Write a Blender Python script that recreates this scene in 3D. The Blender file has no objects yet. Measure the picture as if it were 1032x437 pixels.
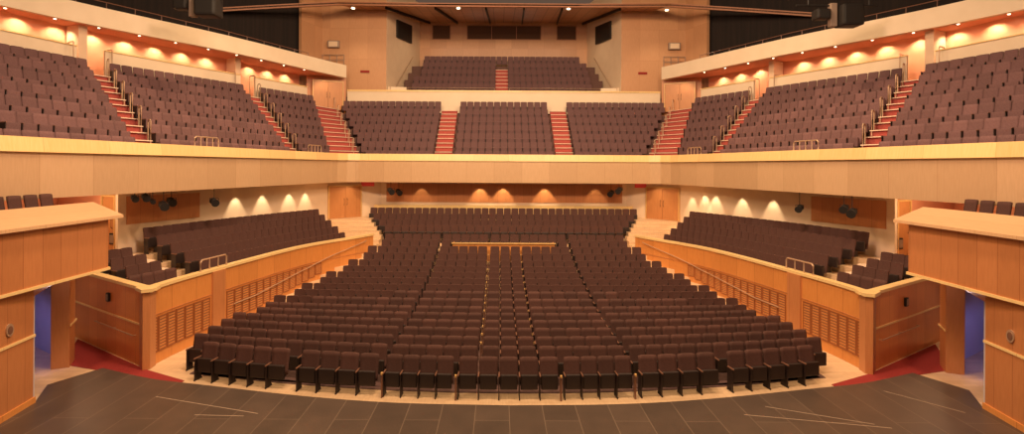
import bpy, bmesh, math, random
from mathutils import Vector, Matrix
random.seed(7)
SC = bpy.context.scene
COL = SC.collection
PI = math.pi

# ------------------------------------------------------------------ camera
F = 550.0
CX, CV, HC = 503.7, 168.0, 6.6
CAMX = -0.29
cd = bpy.data.cameras.new('camera'); cam = bpy.data.objects.new('camera', cd); COL.objects.link(cam)
cd.sensor_fit = 'HORIZONTAL'; cd.sensor_width = 36.0; cd.lens = 36.0*F/1032.0
cd.shift_x = (516-CX)/1032.0; cd.shift_y = -(218.5-CV)/1032.0
cd.clip_end = 300
cam.matrix_world = Matrix.Translation((CAMX, 0, HC)) @ Matrix.Rotation(PI/2, 4, 'X') @ Matrix.Rotation(0.0060, 4, 'Z')
SC.camera = cam
SC.view_settings.view_transform = 'Standard'; SC.view_settings.look = 'None'
SC.view_settings.gamma = 1.0; SC.view_settings.use_curve_mapping = False
SC.view_settings.exposure = -0.92

# ------------------------------------------------------------------ world and lights
W = bpy.data.worlds.new('world'); SC.world = W; W.use_nodes = True
bg = W.node_tree.nodes['Background']; bg.inputs[0].default_value = (1.0, 0.62, 0.42, 1); bg.inputs[1].default_value = 0.22

def area(loc, target, size, power, col=(1.0, 0.74, 0.46), spread=PI):
    l = bpy.data.lights.new('house_light', 'AREA'); l.shape = 'DISK'; l.size = size; l.energy = power; l.color = col; l.spread = spread
    o = bpy.data.objects.new('house_light', l); COL.objects.link(o); o.location = loc
    d = Vector(target)-Vector(loc); o.rotation_euler = d.to_track_quat('-Z', 'Y').to_euler(); return o
def spot(loc, target, power, ang=80, blend=0.6, rad=0.06, col=(1.0, 0.74, 0.46)):
    l = bpy.data.lights.new('spot_light', 'SPOT'); l.energy = power; l.color = col; l.spot_size = math.radians(ang); l.spot_blend = blend; l.shadow_soft_size = rad
    o = bpy.data.objects.new('spot_light', l); COL.objects.link(o); o.location = loc
    d = Vector(target)-Vector(loc); o.rotation_euler = d.to_track_quat('-Z', 'Y').to_euler(); return o
def point(loc, power, rad=0.3, col=(1.0, 0.74, 0.46)):
    l = bpy.data.lights.new('point_light', 'POINT'); l.energy = power; l.color = col; l.shadow_soft_size = rad
    o = bpy.data.objects.new('point_light', l); COL.objects.link(o); o.location = loc; return o

WARM = (1.0, 0.66, 0.37)
# the rig of house lights high above stalls and stage
for x in (-9, 0, 9):
    area((x, 12, 18.0), (x*0.8, 22, 0), 2.0, 2600, WARM)
    area((x, 24, 19.5), (x, 33, 4), 2.0, 2600, WARM)
for s in (-1, 1):
    area((s*4, 14, 16.0), (s*19, 28, 9), 1.5, 2200, (1.0, 0.66, 0.52))
    area((s*5, 30, 20.0), (s*9, 44, 9), 1.2, 1100, (1.0, 0.67, 0.46))
    area((s*3, 5, 12.0), (s*14, 18, 2.5), 1.5, 600, WARM)

# ------------------------------------------------------------------ materials
def mat(name, base, rough=0.5, metal=0.0, emit=None, estr=0.0):
    m = bpy.data.materials.new(name); m.use_nodes = True
    b = m.node_tree.nodes['Principled BSDF']
    b.inputs['Base Color'].default_value = (*base, 1); b.inputs['Roughness'].default_value = rough; b.inputs['Metallic'].default_value = metal
    if emit: b.inputs['Emission Color'].default_value = (*emit, 1); b.inputs['Emission Strength'].default_value = estr
    return m
def N(m, t, **kw):
    n = m.node_tree.nodes.new(t)
    for k, v in kw.items(): setattr(n, k, v)
    return n
def L(m, a, b): m.node_tree.links.new(a, b)
def noisy(m, c1, c2, scale=(1, 1, 1), nscale=4.0, coord='Object', detail=6.0, bump=0.0):
    tc = N(m, 'ShaderNodeTexCoord'); mp = N(m, 'ShaderNodeMapping'); mp.inputs['Scale'].default_value = scale
    no = N(m, 'ShaderNodeTexNoise'); no.inputs['Scale'].default_value = nscale; no.inputs['Detail'].default_value = detail
    rp = N(m, 'ShaderNodeValToRGB'); rp.color_ramp.elements[0].position = 0.3; rp.color_ramp.elements[1].position = 0.7
    rp.color_ramp.elements[0].color = (*c1, 1); rp.color_ramp.elements[1].color = (*c2, 1)
    L(m, tc.outputs[coord], mp.inputs[0]); L(m, mp.outputs[0], no.inputs['Vector']); L(m, no.outputs['Fac'], rp.inputs[0])
    b = m.node_tree.nodes['Principled BSDF']; L(m, rp.outputs[0], b.inputs['Base Color'])
    if bump:
        bp = N(m, 'ShaderNodeBump'); bp.inputs['Strength'].default_value = bump; bp.inputs['Distance'].default_value = 0.01
        L(m, no.outputs['Fac'], bp.inputs['Height']); L(m, bp.outputs[0], b.inputs['Normal'])
    return m, rp, mp
def panelled(name, c1, c2, w, h, joint, rough=0.35, jsize=0.006, grain=(1.0, 9.0), offset=0.0, bias=0.0):
    """wood or plaster boards laid out on the surface's own UV metres"""
    m = mat(name, c1, rough)
    tc = N(m, 'ShaderNodeTexCoord'); mp = N(m, 'ShaderNodeMapping'); mp.inputs['Scale'].default_value = (grain[1], grain[0], 1)
    no = N(m, 'ShaderNodeTexNoise'); no.inputs['Scale'].default_value = 2.0; no.inputs['Detail'].default_value = 5
    rp = N(m, 'ShaderNodeValToRGB'); rp.color_ramp.elements[0].position = 0.3; rp.color_ramp.elements[1].position = 0.7
    rp.color_ramp.elements[0].color = (*c1, 1); rp.color_ramp.elements[1].color = (*c2, 1)
    L(m, tc.outputs['UV'], mp.inputs[0]); L(m, mp.outputs[0], no.inputs['Vector']); L(m, no.outputs['Fac'], rp.inputs[0])
    br = N(m, 'ShaderNodeTexBrick'); br.offset = offset; br.inputs['Scale'].default_value = 1.0
    br.inputs['Brick Width'].default_value = w; br.inputs['Row Height'].default_value = h; br.inputs['Mortar Size'].default_value = jsize
    br.inputs['Mortar Smooth'].default_value = 0.1; br.inputs['Bias'].default_value = bias
    br.inputs['Color1'].default_value = (1, 1, 1, 1); br.inputs['Color2'].default_value = (0.86, 0.84, 0.82, 1); br.inputs['Mortar'].default_value = (*joint, 1)
    mx = N(m, 'ShaderNodeMix', data_type='RGBA', blend_type='MULTIPLY'); mx.inputs[0].default_value = 1.0
    L(m, tc.outputs['UV'], br.inputs['Vector']); L(m, rp.outputs[0], mx.inputs[6]); L(m, br.outputs['Color'], mx.inputs[7])
    b = m.node_tree.nodes['Principled BSDF']; L(m, mx.outputs[2], b.inputs['Base Color'])
    return m

M = {}
M['maple'] = panelled('maple panelling', (0.54, 0.215, 0.08), (0.60, 0.25, 0.095), 0.62, 50, (0.6, 0.5, 0.45), jsize=0.008)
M['maple_low'] = panelled('maple boards', (0.68, 0.27, 0.07), (0.75, 0.32, 0.09), 1.25, 50, (0.62, 0.5, 0.42), jsize=0.010)
M['bounce_red'] = panelled('bounce-tinted panelling', (0.70, 0.25, 0.075), (0.76, 0.29, 0.09), 0.75, 50, (0.6, 0.5, 0.45))  # red bounce light from the carpet is put into this wall colour
M['fascia'] = panelled('balcony boards', (0.55, 0.365, 0.21), (0.60, 0.405, 0.24), 1.9, 50, (0.72, 0.66, 0.6), jsize=0.010)
M['cap'] = panelled('pale maple capping', (0.88, 0.62, 0.26), (0.93, 0.69, 0.33), 2.4, 50, (0.75, 0.65, 0.55), rough=0.3, jsize=0.008)
M['ledge'] = panelled('box ledge maple', (0.70, 0.44, 0.235), (0.77, 0.50, 0.28), 1.1, 50, (0.8, 0.72, 0.62), rough=0.35, jsize=0.01)
M['plaster'] = mat('cream plaster', (0.78, 0.60, 0.42), 0.8); noisy(M['plaster'], (0.76, 0.585, 0.405), (0.81, 0.63, 0.445), nscale=1.5)
M['ivory'] = mat('ivory plaster', (0.82, 0.68, 0.50), 0.75); noisy(M['ivory'], (0.80, 0.66, 0.48), (0.85, 0.71, 0.53), nscale=1.2)
M['coral'] = mat('terracotta plaster', (0.70, 0.30, 0.17), 0.75); noisy(M['coral'], (0.76, 0.34, 0.20), (0.81, 0.38, 0.23), nscale=1.0)
M['soffit'] = mat('terracotta soffit', (0.62, 0.22, 0.12), 0.7); noisy(M['soffit'], (0.72, 0.29, 0.17), (0.78, 0.33, 0.20), nscale=1.0)
M['tallwood'] = panelled('tall veneer wall', (0.58, 0.315, 0.165), (0.63, 0.35, 0.19), 1.6, 2.6, (0.78, 0.7, 0.65), jsize=0.01)
M['floorwood'] = panelled('pale strip floor', (0.72, 0.50, 0.30), (0.80, 0.58, 0.36), 1.8, 0.14, (0.72, 0.66, 0.6), rough=0.4, jsize=0.003, offset=0.5)
M['nosing'] = mat('pale stair nosing', (0.85, 0.66, 0.50), 0.5); noisy(M['nosing'], (0.82, 0.63, 0.46), (0.88, 0.69, 0.53), nscale=6)
M['carpet'] = mat('red carpet', (0.30, 0.025, 0.02), 0.95); noisy(M['carpet'], (0.24, 0.018, 0.015), (0.31, 0.028, 0.022), nscale=30, bump=0.3)
M['tread'] = mat('rose carpet', (0.42, 0.09, 0.07), 0.95); noisy(M['tread'], (0.38, 0.075, 0.06), (0.46, 0.10, 0.08), nscale=20, bump=0.3)
M['terrace'] = mat('dark terrace carpet', (0.13, 0.07, 0.06), 0.95); noisy(M['terrace'], (0.11, 0.06, 0.05), (0.15, 0.08, 0.07), nscale=12)
M['fabric'] = mat('black-brown upholstery', (0.06, 0.03, 0.024), 0.85); noisy(M['fabric'], (0.062, 0.024, 0.018), (0.084, 0.033, 0.025), nscale=25, bump=0.2)
M['plum'] = mat('plum upholstery', (0.14, 0.08, 0.08), 0.9); noisy(M['plum'], (0.135, 0.068, 0.070), (0.18, 0.094, 0.094), nscale=25, bump=0.2)
for nm in ('fabric', 'plum'):
    m = M[nm]; oi = N(m, 'ShaderNodeObjectInfo'); mr = N(m, 'ShaderNodeMapRange'); mr.inputs[3].default_value = .82; mr.inputs[4].default_value = 1.18
    hs = N(m, 'ShaderNodeHueSaturation'); b = m.node_tree.nodes['Principled BSDF']; src = b.inputs['Base Color'].links[0].from_socket
    L(m, oi.outputs['Random'], mr.inputs[0]); L(m, mr.outputs[0], hs.inputs['Value']); L(m, src, hs.inputs['Color']); L(m, hs.outputs[0], b.inputs['Base Color'])
M['shell'] = mat('black seat shell', (0.022, 0.012, 0.010), 0.5)
M['armwood'] = mat('stained armrest', (0.20, 0.095, 0.06), 0.35); noisy(M['armwood'], (0.17, 0.08, 0.05), (0.24, 0.115, 0.075), scale=(1, 6, 1), nscale=5)
M['metal'] = mat('bronze rail', (0.60, 0.42, 0.29), 0.5, 0.6)
M['black'] = mat('matt black metal', (0.012, 0.010, 0.009), 0.55)
M['grey'] = mat('grey metal', (0.30, 0.22, 0.17), 0.5, 0.2)
M['void'] = mat('black wall', (0.035, 0.022, 0.018), 0.9); noisy(M['void'], (0.010, 0.007, 0.006), (0.022, 0.013, 0.010), scale=(5, 5, 0.2), nscale=1.0)
M['voidpanel'] = mat('charcoal panel', (0.05, 0.026, 0.02), 0.8)
M['glass'] = mat('dim control room glass', (0.10, 0.055, 0.035), 0.12)
M['lens'] = mat('glowing lens', (1, 0.9, 0.7), 0.3, 0, (1.0, 0.80, 0.52), 14.0)
M['exit'] = mat('red sign face', (0.45, 0.03, 0.02), 0.5, 0, (0.8, 0.05, 0.03), 0.25)
M['grille'] = mat('slatted grille wood', (0.50, 0.20, 0.06), 0.5); noisy(M['grille'], (0.58, 0.23, 0.07), (0.66, 0.27, 0.09), scale=(1, 1, 8), nscale=3)
M['bluewall'] = mat('grey passage paint', (0.55, 0.50, 0.52), 0.7); noisy(M['bluewall'], (0.52, 0.47, 0.50), (0.58, 0.53, 0.55), nscale=1)
M['doorwood'] = panelled('door veneer', (0.50, 0.21, 0.075), (0.56, 0.25, 0.09), 0.9, 50, (0.55, 0.4, 0.3), jsize=0.004)
M['ceilwood'] = panelled('perforated wood ceiling', (0.60, 0.30, 0.14), (0.66, 0.34, 0.16), 0.9, 0.9, (0.45, 0.35, 0.3), jsize=0.03)
M['darkwood'] = mat('dark wood lip', (0.36, 0.15, 0.07), 0.5); noisy(M['darkwood'], (0.32, 0.13, 0.06), (0.40, 0.17, 0.08), scale=(8, 1, 1), nscale=2)
# stage mat: dark vinyl in long strips, scuffed
def stage_mat():
    m = mat('dark stage vinyl', (0.10, 0.07, 0.055), 0.42)
    tc = N(m, 'ShaderNodeTexCoord'); br = N(m, 'ShaderNodeTexBrick'); br.offset = 0.4
    mp = N(m, 'ShaderNodeMapping'); mp.inputs['Rotation'].default_value = (0, 0, PI/2)
    br.inputs['Scale'].default_value = 1; br.inputs['Brick Width'].default_value = 14.0; br.inputs['Row Height'].default_value = 0.9
    br.inputs['Mortar Size'].default_value = 0.009; br.inputs['Color1'].default_value = (0.095, 0.067, 0.052, 1)
    br.inputs['Color2'].default_value = (0.072, 0.051, 0.040, 1); br.inputs['Mortar'].default_value = (0.19, 0.14, 0.105, 1)
    no = N(m, 'ShaderNodeTexNoise'); no.inputs['Scale'].default_value = 1.3; no.inputs['Detail'].default_value = 8
    rp = N(m, 'ShaderNodeValToRGB'); rp.color_ramp.elements[0].color = (0.72, 0.72, 0.72, 1); rp.color_ramp.elements[1].color = (1.3, 1.25, 1.2, 1)
    mx = N(m, 'ShaderNodeMix', data_type='RGBA', blend_type='MULTIPLY'); mx.inputs[0].default_value = 1
    L(m, tc.outputs['Object'], mp.inputs[0]); L(m, mp.outputs[0], br.inputs['Vector']); L(m, tc.outputs['Object'], no.inputs['Vector'])
    L(m, no.outputs['Fac'], rp.inputs[0]); L(m, br.outputs['Color'], mx.inputs[6]); L(m, rp.outputs[0], mx.inputs[7])
    L(m, mx.outputs[2], m.node_tree.nodes['Principled BSDF'].inputs['Base Color'])
    return m
M['stage'] = stage_mat()
M['tape'] = mat('pale floor tape', (0.42, 0.32, 0.24), 0.6)

# ------------------------------------------------------------------ helpers
def link(name, bm, material, parent=None, smooth=False):
    bmesh.ops.recalc_face_normals(bm, faces=bm.faces)
    me = bpy.data.meshes.new(name); bm.to_mesh(me); bm.free()
    for x in (material if isinstance(material, (list, tuple)) else [material]): me.materials.append(x)
    if smooth:
        for p in me.polygons: p.use_smooth = True
    o = bpy.data.objects.new(name, me); COL.objects.link(o)
    if parent: o.parent = parent
    return o
def struct(o, label=None):
    o['kind'] = 'structure'
    if label: o['label'] = label
    return o
def tag(o, label, cat, group=None, kind=None):
    o['label'] = label; o['category'] = cat
    if group: o['group'] = group
    if kind: o['kind'] = kind
    return o
def empty(name, loc, rz=0.0):
    o = bpy.data.objects.new(name, None); COL.objects.link(o); o.location = loc; o.rotation_euler = (0, 0, rz); o.empty_display_size = 0.1
    return o
def add_box(bm, x0, x1, y0, y1, z0, z1, mtx=None, bev=0.0):
    r = bmesh.ops.create_cube(bm, size=1.0)
    vs = r['verts']
    for v in vs:
        v.co = Vector((x0+(v.co.x+.5)*(x1-x0), y0+(v.co.y+.5)*(y1-y0), z0+(v.co.z+.5)*(z1-z0)))
    if bev > 0:
        es = list({e for v in vs for e in v.link_edges})
        rr = bmesh.ops.bevel(bm, geom=es, offset=bev, segments=2, profile=0.6, affect='EDGES')
        vs = list({v for f in rr['faces'] for v in f.verts} | {v for v in vs if v.is_valid})
    if mtx is not None:
        for v in vs: v.co = mtx @ v.co
    return vs
def add_tube(bm, pts, r, seg=8, closed_ends=True):
    pts = [Vector(p) for p in pts]; rings = []
    for i, p in enumerate(pts):
        if i == 0: d = pts[1]-p
        elif i == len(pts)-1: d = p-pts[i-1]
        else: d = (pts[i+1]-p).normalized()+(p-pts[i-1]).normalized()
        d.normalize(); up = Vector((0, 0, 1)) if abs(d.z) < 0.95 else Vector((1, 0, 0))
        a = d.cross(up).normalized(); b = d.cross(a)
        rings.append([bm.verts.new(p+(a*math.cos(2*PI*k/seg)+b*math.sin(2*PI*k/seg))*r) for k in range(seg)])
    for i in range(len(rings)-1):
        for k in range(seg):
            bm.faces.new((rings[i][k], rings[i][(k+1) % seg], rings[i+1][(k+1) % seg], rings[i+1][k]))
    if closed_ends:
        bm.faces.new(rings[0][::-1]); bm.faces.new(rings[-1])
def lst(z, n): return list(z) if isinstance(z, (list, tuple)) else [z]*n
def add_wall(bm, pts, z0, z1, th, lean=0.0):
    """solid wall along a plan path; th>0 thickens to the left of the path direction. UV in metres."""
    n = len(pts); P = [Vector((p[0], p[1])) for p in pts]; z0 = lst(z0, n); z1 = lst(z1, n)
    nr = []
    for i in range(n):
        a = (P[i]-P[i-1]).normalized() if i > 0 else (P[1]-P[0]).normalized()
        b = (P[i+1]-P[i]).normalized() if i < n-1 else a
        d = (a+b).normalized(); k = 1/max(0.4, d.dot(a)); nr.append(Vector((-d.y, d.x))*k)
    uv = bm.loops.layers.uv.verify()
    arc = [0]
    for i in range(1, n): arc.append(arc[-1]+(P[i]-P[i-1]).length)
    A = [bm.verts.new((P[i].x, P[i].y, z0[i])) for i in range(n)]
    B = [bm.verts.new((P[i].x+nr[i].x*lean, P[i].y+nr[i].y*lean, z1[i])) for i in range(n)]
    Cc = [bm.verts.new((P[i].x+nr[i].x*(th+lean), P[i].y+nr[i].y*(th+lean), z1[i])) for i in range(n)]
    D = [bm.verts.new((P[i].x+nr[i].x*th, P[i].y+nr[i].y*th, z0[i])) for i in range(n)]
    def q(a, b, c, d, uvs):
        f = bm.faces.new((a, b, c, d))
        for l, t in zip(f.loops, uvs): l[uv].uv = t
    for i in range(n-1):
        q(A[i], A[i+1], B[i+1], B[i], [(arc[i], z0[i]), (arc[i+1], z0[i+1]), (arc[i+1], z1[i+1]), (arc[i], z1[i])])
        q(D[i+1], D[i], Cc[i], Cc[i+1], [(arc[i+1], z0[i+1]), (arc[i], z0[i]), (arc[i], z1[i]), (arc[i+1], z1[i+1])])
        q(B[i], B[i+1], Cc[i+1], Cc[i], [(arc[i], 0), (arc[i+1], 0), (arc[i+1], abs(th)), (arc[i], abs(th))])
        q(A[i+1], A[i], D[i], D[i+1], [(arc[i+1], 0), (arc[i], 0), (arc[i], abs(th)), (arc[i+1], abs(th))])
    q(A[0], B[0], Cc[0], D[0], [(0, z0[0]), (0, z1[0]), (abs(th), z1[0]), (abs(th), z0[0])])
    q(A[-1], D[-1], Cc[-1], B[-1], [(0, z0[-1]), (abs(th), z0[-1]), (abs(th), z1[-1]), (0, z1[-1])])
def add_slab(bm, poly, z0, z1):
    uv = bm.loops.layers.uv.verify(); n = len(poly); z1 = lst(z1, n); z0 = lst(z0, n)
    a = [bm.verts.new((p[0], p[1], z0[i])) for i, p in enumerate(poly)]; b = [bm.verts.new((p[0], p[1], z1[i])) for i, p in enumerate(poly)]
    fs = [bm.faces.new(b), bm.faces.new(a[::-1])]
    for f in fs:
        for l in f.loops: l[uv].uv = (l.vert.co.x, l.vert.co.y)
    for i in range(n):
        j = (i+1) % n; f = bm.faces.new((a[i], a[j], b[j], b[i])); d = math.hypot(poly[j][0]-poly[i][0], poly[j][1]-poly[i][1])
        for l, t in zip(f.loops, [(0, z0[i]), (d, z0[j]), (d, z1[j]), (0, z1[i])]): l[uv].uv = t
def wall(name, pts, z0, z1, th, m, parent=None, lean=0.0):
    bm = bmesh.new(); add_wall(bm, pts, z0, z1, th, lean); return link(name, bm, m, parent)
def slab(name, poly, z0, z1, m, parent=None):
    bm = bmesh.new(); add_slab(bm, poly, z0, z1); return link(name, bm, m, parent)
def mir(pts, s): return [(s*p[0], p[1]) for p in pts]
def lerp(a, b, t): return (a[0]+(b[0]-a[0])*t, a[1]+(b[1]-a[1])*t)
def pl(pts, x, i=1):
    """piecewise linear lookup: pts sorted by coordinate i, returns the other one"""
    j = 1-i
    if x <= pts[0][i]: return pts[0][j]
    for a, b in zip(pts, pts[1:]):
        if x <= b[i]: return a[j]+(b[j]-a[j])*(x-a[i])/(b[i]-a[i])
    return pts[-1][j]
def smoothpath(pts, n=8):
    """Catmull-Rom through the plan points"""
    P = [Vector(p) for p in pts]; P = [P[0]*2-P[1]]+P+[P[-1]*2-P[-2]]; out = []
    for i in range(1, len(P)-2):
        for k in range(n):
            t = k/n; p0, p1, p2, p3 = P[i-1], P[i], P[i+1], P[i+2]
            out.append(0.5*((2*p1)+(p2-p0)*t+(2*p0-5*p1+4*p2-p3)*t*t+(3*p1-p0-3*p2+p3)*t**3))
    out.append(P[-2]); return [(p.x, p.y) for p in out]
def path_at(pts, s):
    for a, b in zip(pts, pts[1:]):
        d = math.hypot(b[0]-a[0], b[1]-a[1])
        if s <= d: return lerp(a, b, s/d), ((b[0]-a[0])/d, (b[1]-a[1])/d)
        s -= d
    a, b = pts[-2], pts[-1]; d = math.hypot(b[0]-a[0], b[1]-a[1]); return b, ((b[0]-a[0])/d, (b[1]-a[1])/d)
def path_len(pts): return sum(math.hypot(b[0]-a[0], b[1]-a[1]) for a, b in zip(pts, pts[1:]))
def copy_tree(o, parent=None):
    c = o.copy(); COL.objects.link(c); c.parent = parent
    for ch in o.children: copy_tree(ch, c)
    return c
SIDE = {-1: 'left', 1: 'right'}
def project(x, y, z): return CX+F*(x-CAMX)/y, CV-F*(z-HC)/y
ONES = ['', 'first', 'second', 'third', 'fourth', 'fifth', 'sixth', 'seventh', 'eighth', 'ninth', 'tenth', 'eleventh', 'twelfth', 'thirteenth',
        'fourteenth', 'fifteenth', 'sixteenth', 'seventeenth', 'eighteenth', 'nineteenth']
def ordw(n):
    if n < 20: return ONES[n]
    t = ['', '', 'twent', 'thirt', 'fort'][n//10]
    return t+'ieth' if n % 10 == 0 else t+'y-'+ONES[n % 10]

# ------------------------------------------------------------------ plan of the house
# (right half; x is mirrored for the left)
POCKET = smoothpath([(11.7, 17.66), (11.45, 20.2), (10.2, 27.0), (8.4, 30.9), (7.75, 32.3)], 5)   # parapet of the side stalls
PW = [(11.7, 17.66), (16.8, 21.08)]                                                              # its wall facing the stage
PARA = smoothpath([(16.6, 8.0), (15.5, 14.0), (14.6, 19.2), (13.6, 24.7), (12.4, 30.6), (11.4, 35.6)], 4)+[(11.15, 36.5), (10.7, 37.15), (10.0, 37.45), (9.2, 37.5)]   # balcony front
SWALL = [(17.4, 22.6), (16.3, 22.9), (12.5, 34.2), (11.9, 37.0)]                                 # wall behind the side stalls
ROWY = [15.7+.95*k for k in range(18)]
ROWZ = [0, 0, 0, 0, 0, 0, 0, .08, .16, .24, .33, .43, .54, .69, .90, 1.12, 1.33, 1.55]
ROWEND = [9.93, 10.1, 10.2, 10.25, 10.2, 10.05, 9.85, 9.6, 9.4, 9.15, 8.95, 8.7, 8.4, 8.1, 7.8, 7.55, 7.3, 6.85]
SAG = [1.35, 1.05, .95, .88, .8, .7, .55, .4, .3, .2, .1, 0, 0, 0, 0, 0, 0, 0]
RY = [35.2, 36.2, 37.2, 38.2]; RZ = [1.72, 1.97, 2.27, 2.6]; REND = [7.7, 8.3, 8.9, 9.35]
ZB, ZM, ZT = 5.5, 6.98, 7.45      # balcony front: bottom, capping bottom, top

# ------------------------------------------------------------------ floors
struct(slab('floor', [(-30, 8), (30, 8), (30, 42), (-30, 42)], -0.3, 0.0, M['floorwood']))
edge = [(0, 14.9), (3.1, 15.02), (5.8, 15.42), (9.2, 16.2), (10.9, 16.62), (12.95, 17.45), (13.6, 16.1), (12.93, 14.86), (12.6, 12.0), (12.2, 3.5)]
poly = [(x, y) for x, y in smoothpath(edge[:6], 4)]+edge[6:]
poly = poly+[(-x, y) for x, y in reversed(poly[1:])]
struct(slab('stage_floor', poly, 0.002, 0.1, M['stage']))
# red carpet between stage and side walls
for s in (-1, 1):
    pc = [(11.68, 17.6), (16.2, 20.62), (15.2, 18.9), (14.7, 18.0), (13.3, 17.55), (12.95, 17.47), (10.9, 16.64), (9.9, 16.42), (9.9, 16.7)]
    struct(slab('red_carpet', mir(pc, s), 0.001, 0.012, M['carpet']))
# raked stalls floor: one stepped surface
bm = bmesh.new()
fronts = []
for k in range(18): fronts.append((ROWY[k]-.5, ROWZ[k], SAG[k]))
fronts.append((32.4, 1.55, 0)); 
for k in range(7, 18):
    y0, z, sg = fronts[k]; y1, _, sg1 = fronts[k+1]
    if z < 0.02: continue
    nx = 10; hw0 = pl(POCKET, y0)+0.02; hw1 = pl(POCKET, y1)+0.02
    fr = [(-hw0+2*hw0*i/nx, y0+sg*((-hw0+2*hw0*i/nx)/9.9)**2) for i in range(nx+1)]
    bk = [(-hw1+2*hw1*i/nx, y1+sg1*((-hw1+2*hw1*i/nx)/9.9)**2) for i in range(nx+1)]
    add_slab(bm, fr+bk[::-1], 0.0, z)
struct(link('stalls_terrace', bm, M['floorwood']))
bm = bmesh.new()      # dark carpet under the seat rows
for k in range(0, 18):
    y0 = ROWY[k]-(.5 if k else -.2); y1 = ROWY[k]+.448; nx = 12; hw = ROWEND[k]-.05; X = [-hw+2*hw*i/nx for i in range(nx+1)]
    add_slab(bm, [(x, y0+SAG[k]*(x/9.9)**2) for x in X]+[(x, y1+SAG[k]*(x/9.9)**2) for x in X[::-1]], ROWZ[k]+.001, ROWZ[k]+.012)
struct(link('stalls_carpet', bm, M['terrace']))
bm = bmesh.new()
for k in range(4): add_slab(bm, [(-REND[k], (34.7, 35.7, 36.7, 37.7)[k]+.02), (REND[k], (34.7, 35.7, 36.7, 37.7)[k]+.02), (REND[k], (35.7, 36.7, 37.7, 38.9)[k]-.02), (-REND[k], (35.7, 36.7, 37.7, 38.9)[k]-.02)], RZ[k]+.001, RZ[k]+.012)
struct(link('rear_stalls_carpet', bm, M['terrace']))
bm = bmesh.new()
add_slab(bm, [(-11.8, 32.4), (11.8, 32.4), (11.8, 34.7), (-11.8, 34.7)], 0.0, 1.6)
yy = [34.7, 35.7, 36.7, 37.7, 39.9]
for k in range(4):
    add_slab(bm, [(-REND[k]-.1, yy[k]), (REND[k]+.1, yy[k]), (REND[k]+.1, yy[k+1]), (-REND[k]-.1, yy[k+1])], 0.0, RZ[k])
struct(link('rear_stalls_terrace', bm, M['floorwood']))
for s in (-1, 1):   # pale steps rising from the cross aisle to the corner doors
    bm = bmesh.new()
    for i in range(7):
        ya = 33.3+i*.62; yb = ya+.62 if i < 6 else 39.6; z = 1.8+.2*i; xi = pl([(7.75, 33.0), (7.8, 35.0), (8.4, 36.2), (9.45, 38.2), (9.45, 40)], ya+.3)
        xo = 12.4
        add_slab(bm, mir([(xi, ya), (xo, ya), (xo, yb), (xi, yb)], s), 1.6, z)
    struct(link('corner_steps', bm, M['floorwood']))

# ------------------------------------------------------------------ side stalls (raised) with their wooden parapets
# seat rows of the side stalls: near and far end of first and fifth row
SN1, SF1, SN5, SF5 = (12.15, 21.7), (9.05, 31.2), (15.3, 23.1), (11.45, 33.9)
def side_row(j, ext=0.0):
    t = j/4.0; a = lerp(SN1, SN5, t); b = lerp(SF1, SF5, t)
    return a, b
def isect_pw(a, b):
    """where line a-b meets the wall facing the stage"""
    x1, y1 = PW[0]; x2, y2 = PW[1]; x3, y3 = a; x4, y4 = b
    d = (x1-x2)*(y3-y4)-(y1-y2)*(x3-x4)
    px = ((x1*y2-y1*x2)*(x3-x4)-(x1-x2)*(x3*y4-y3*x4))/d; py = ((x1*y2-y1*x2)*(y3-y4)-(y1-y2)*(x3*y4-y3*x4))/d
    return (px, py)
SZ = [1.72+.275*j for j in range(5)]
CZ = [1.62+.20*j for j in range(4)]+[2.9]
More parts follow.
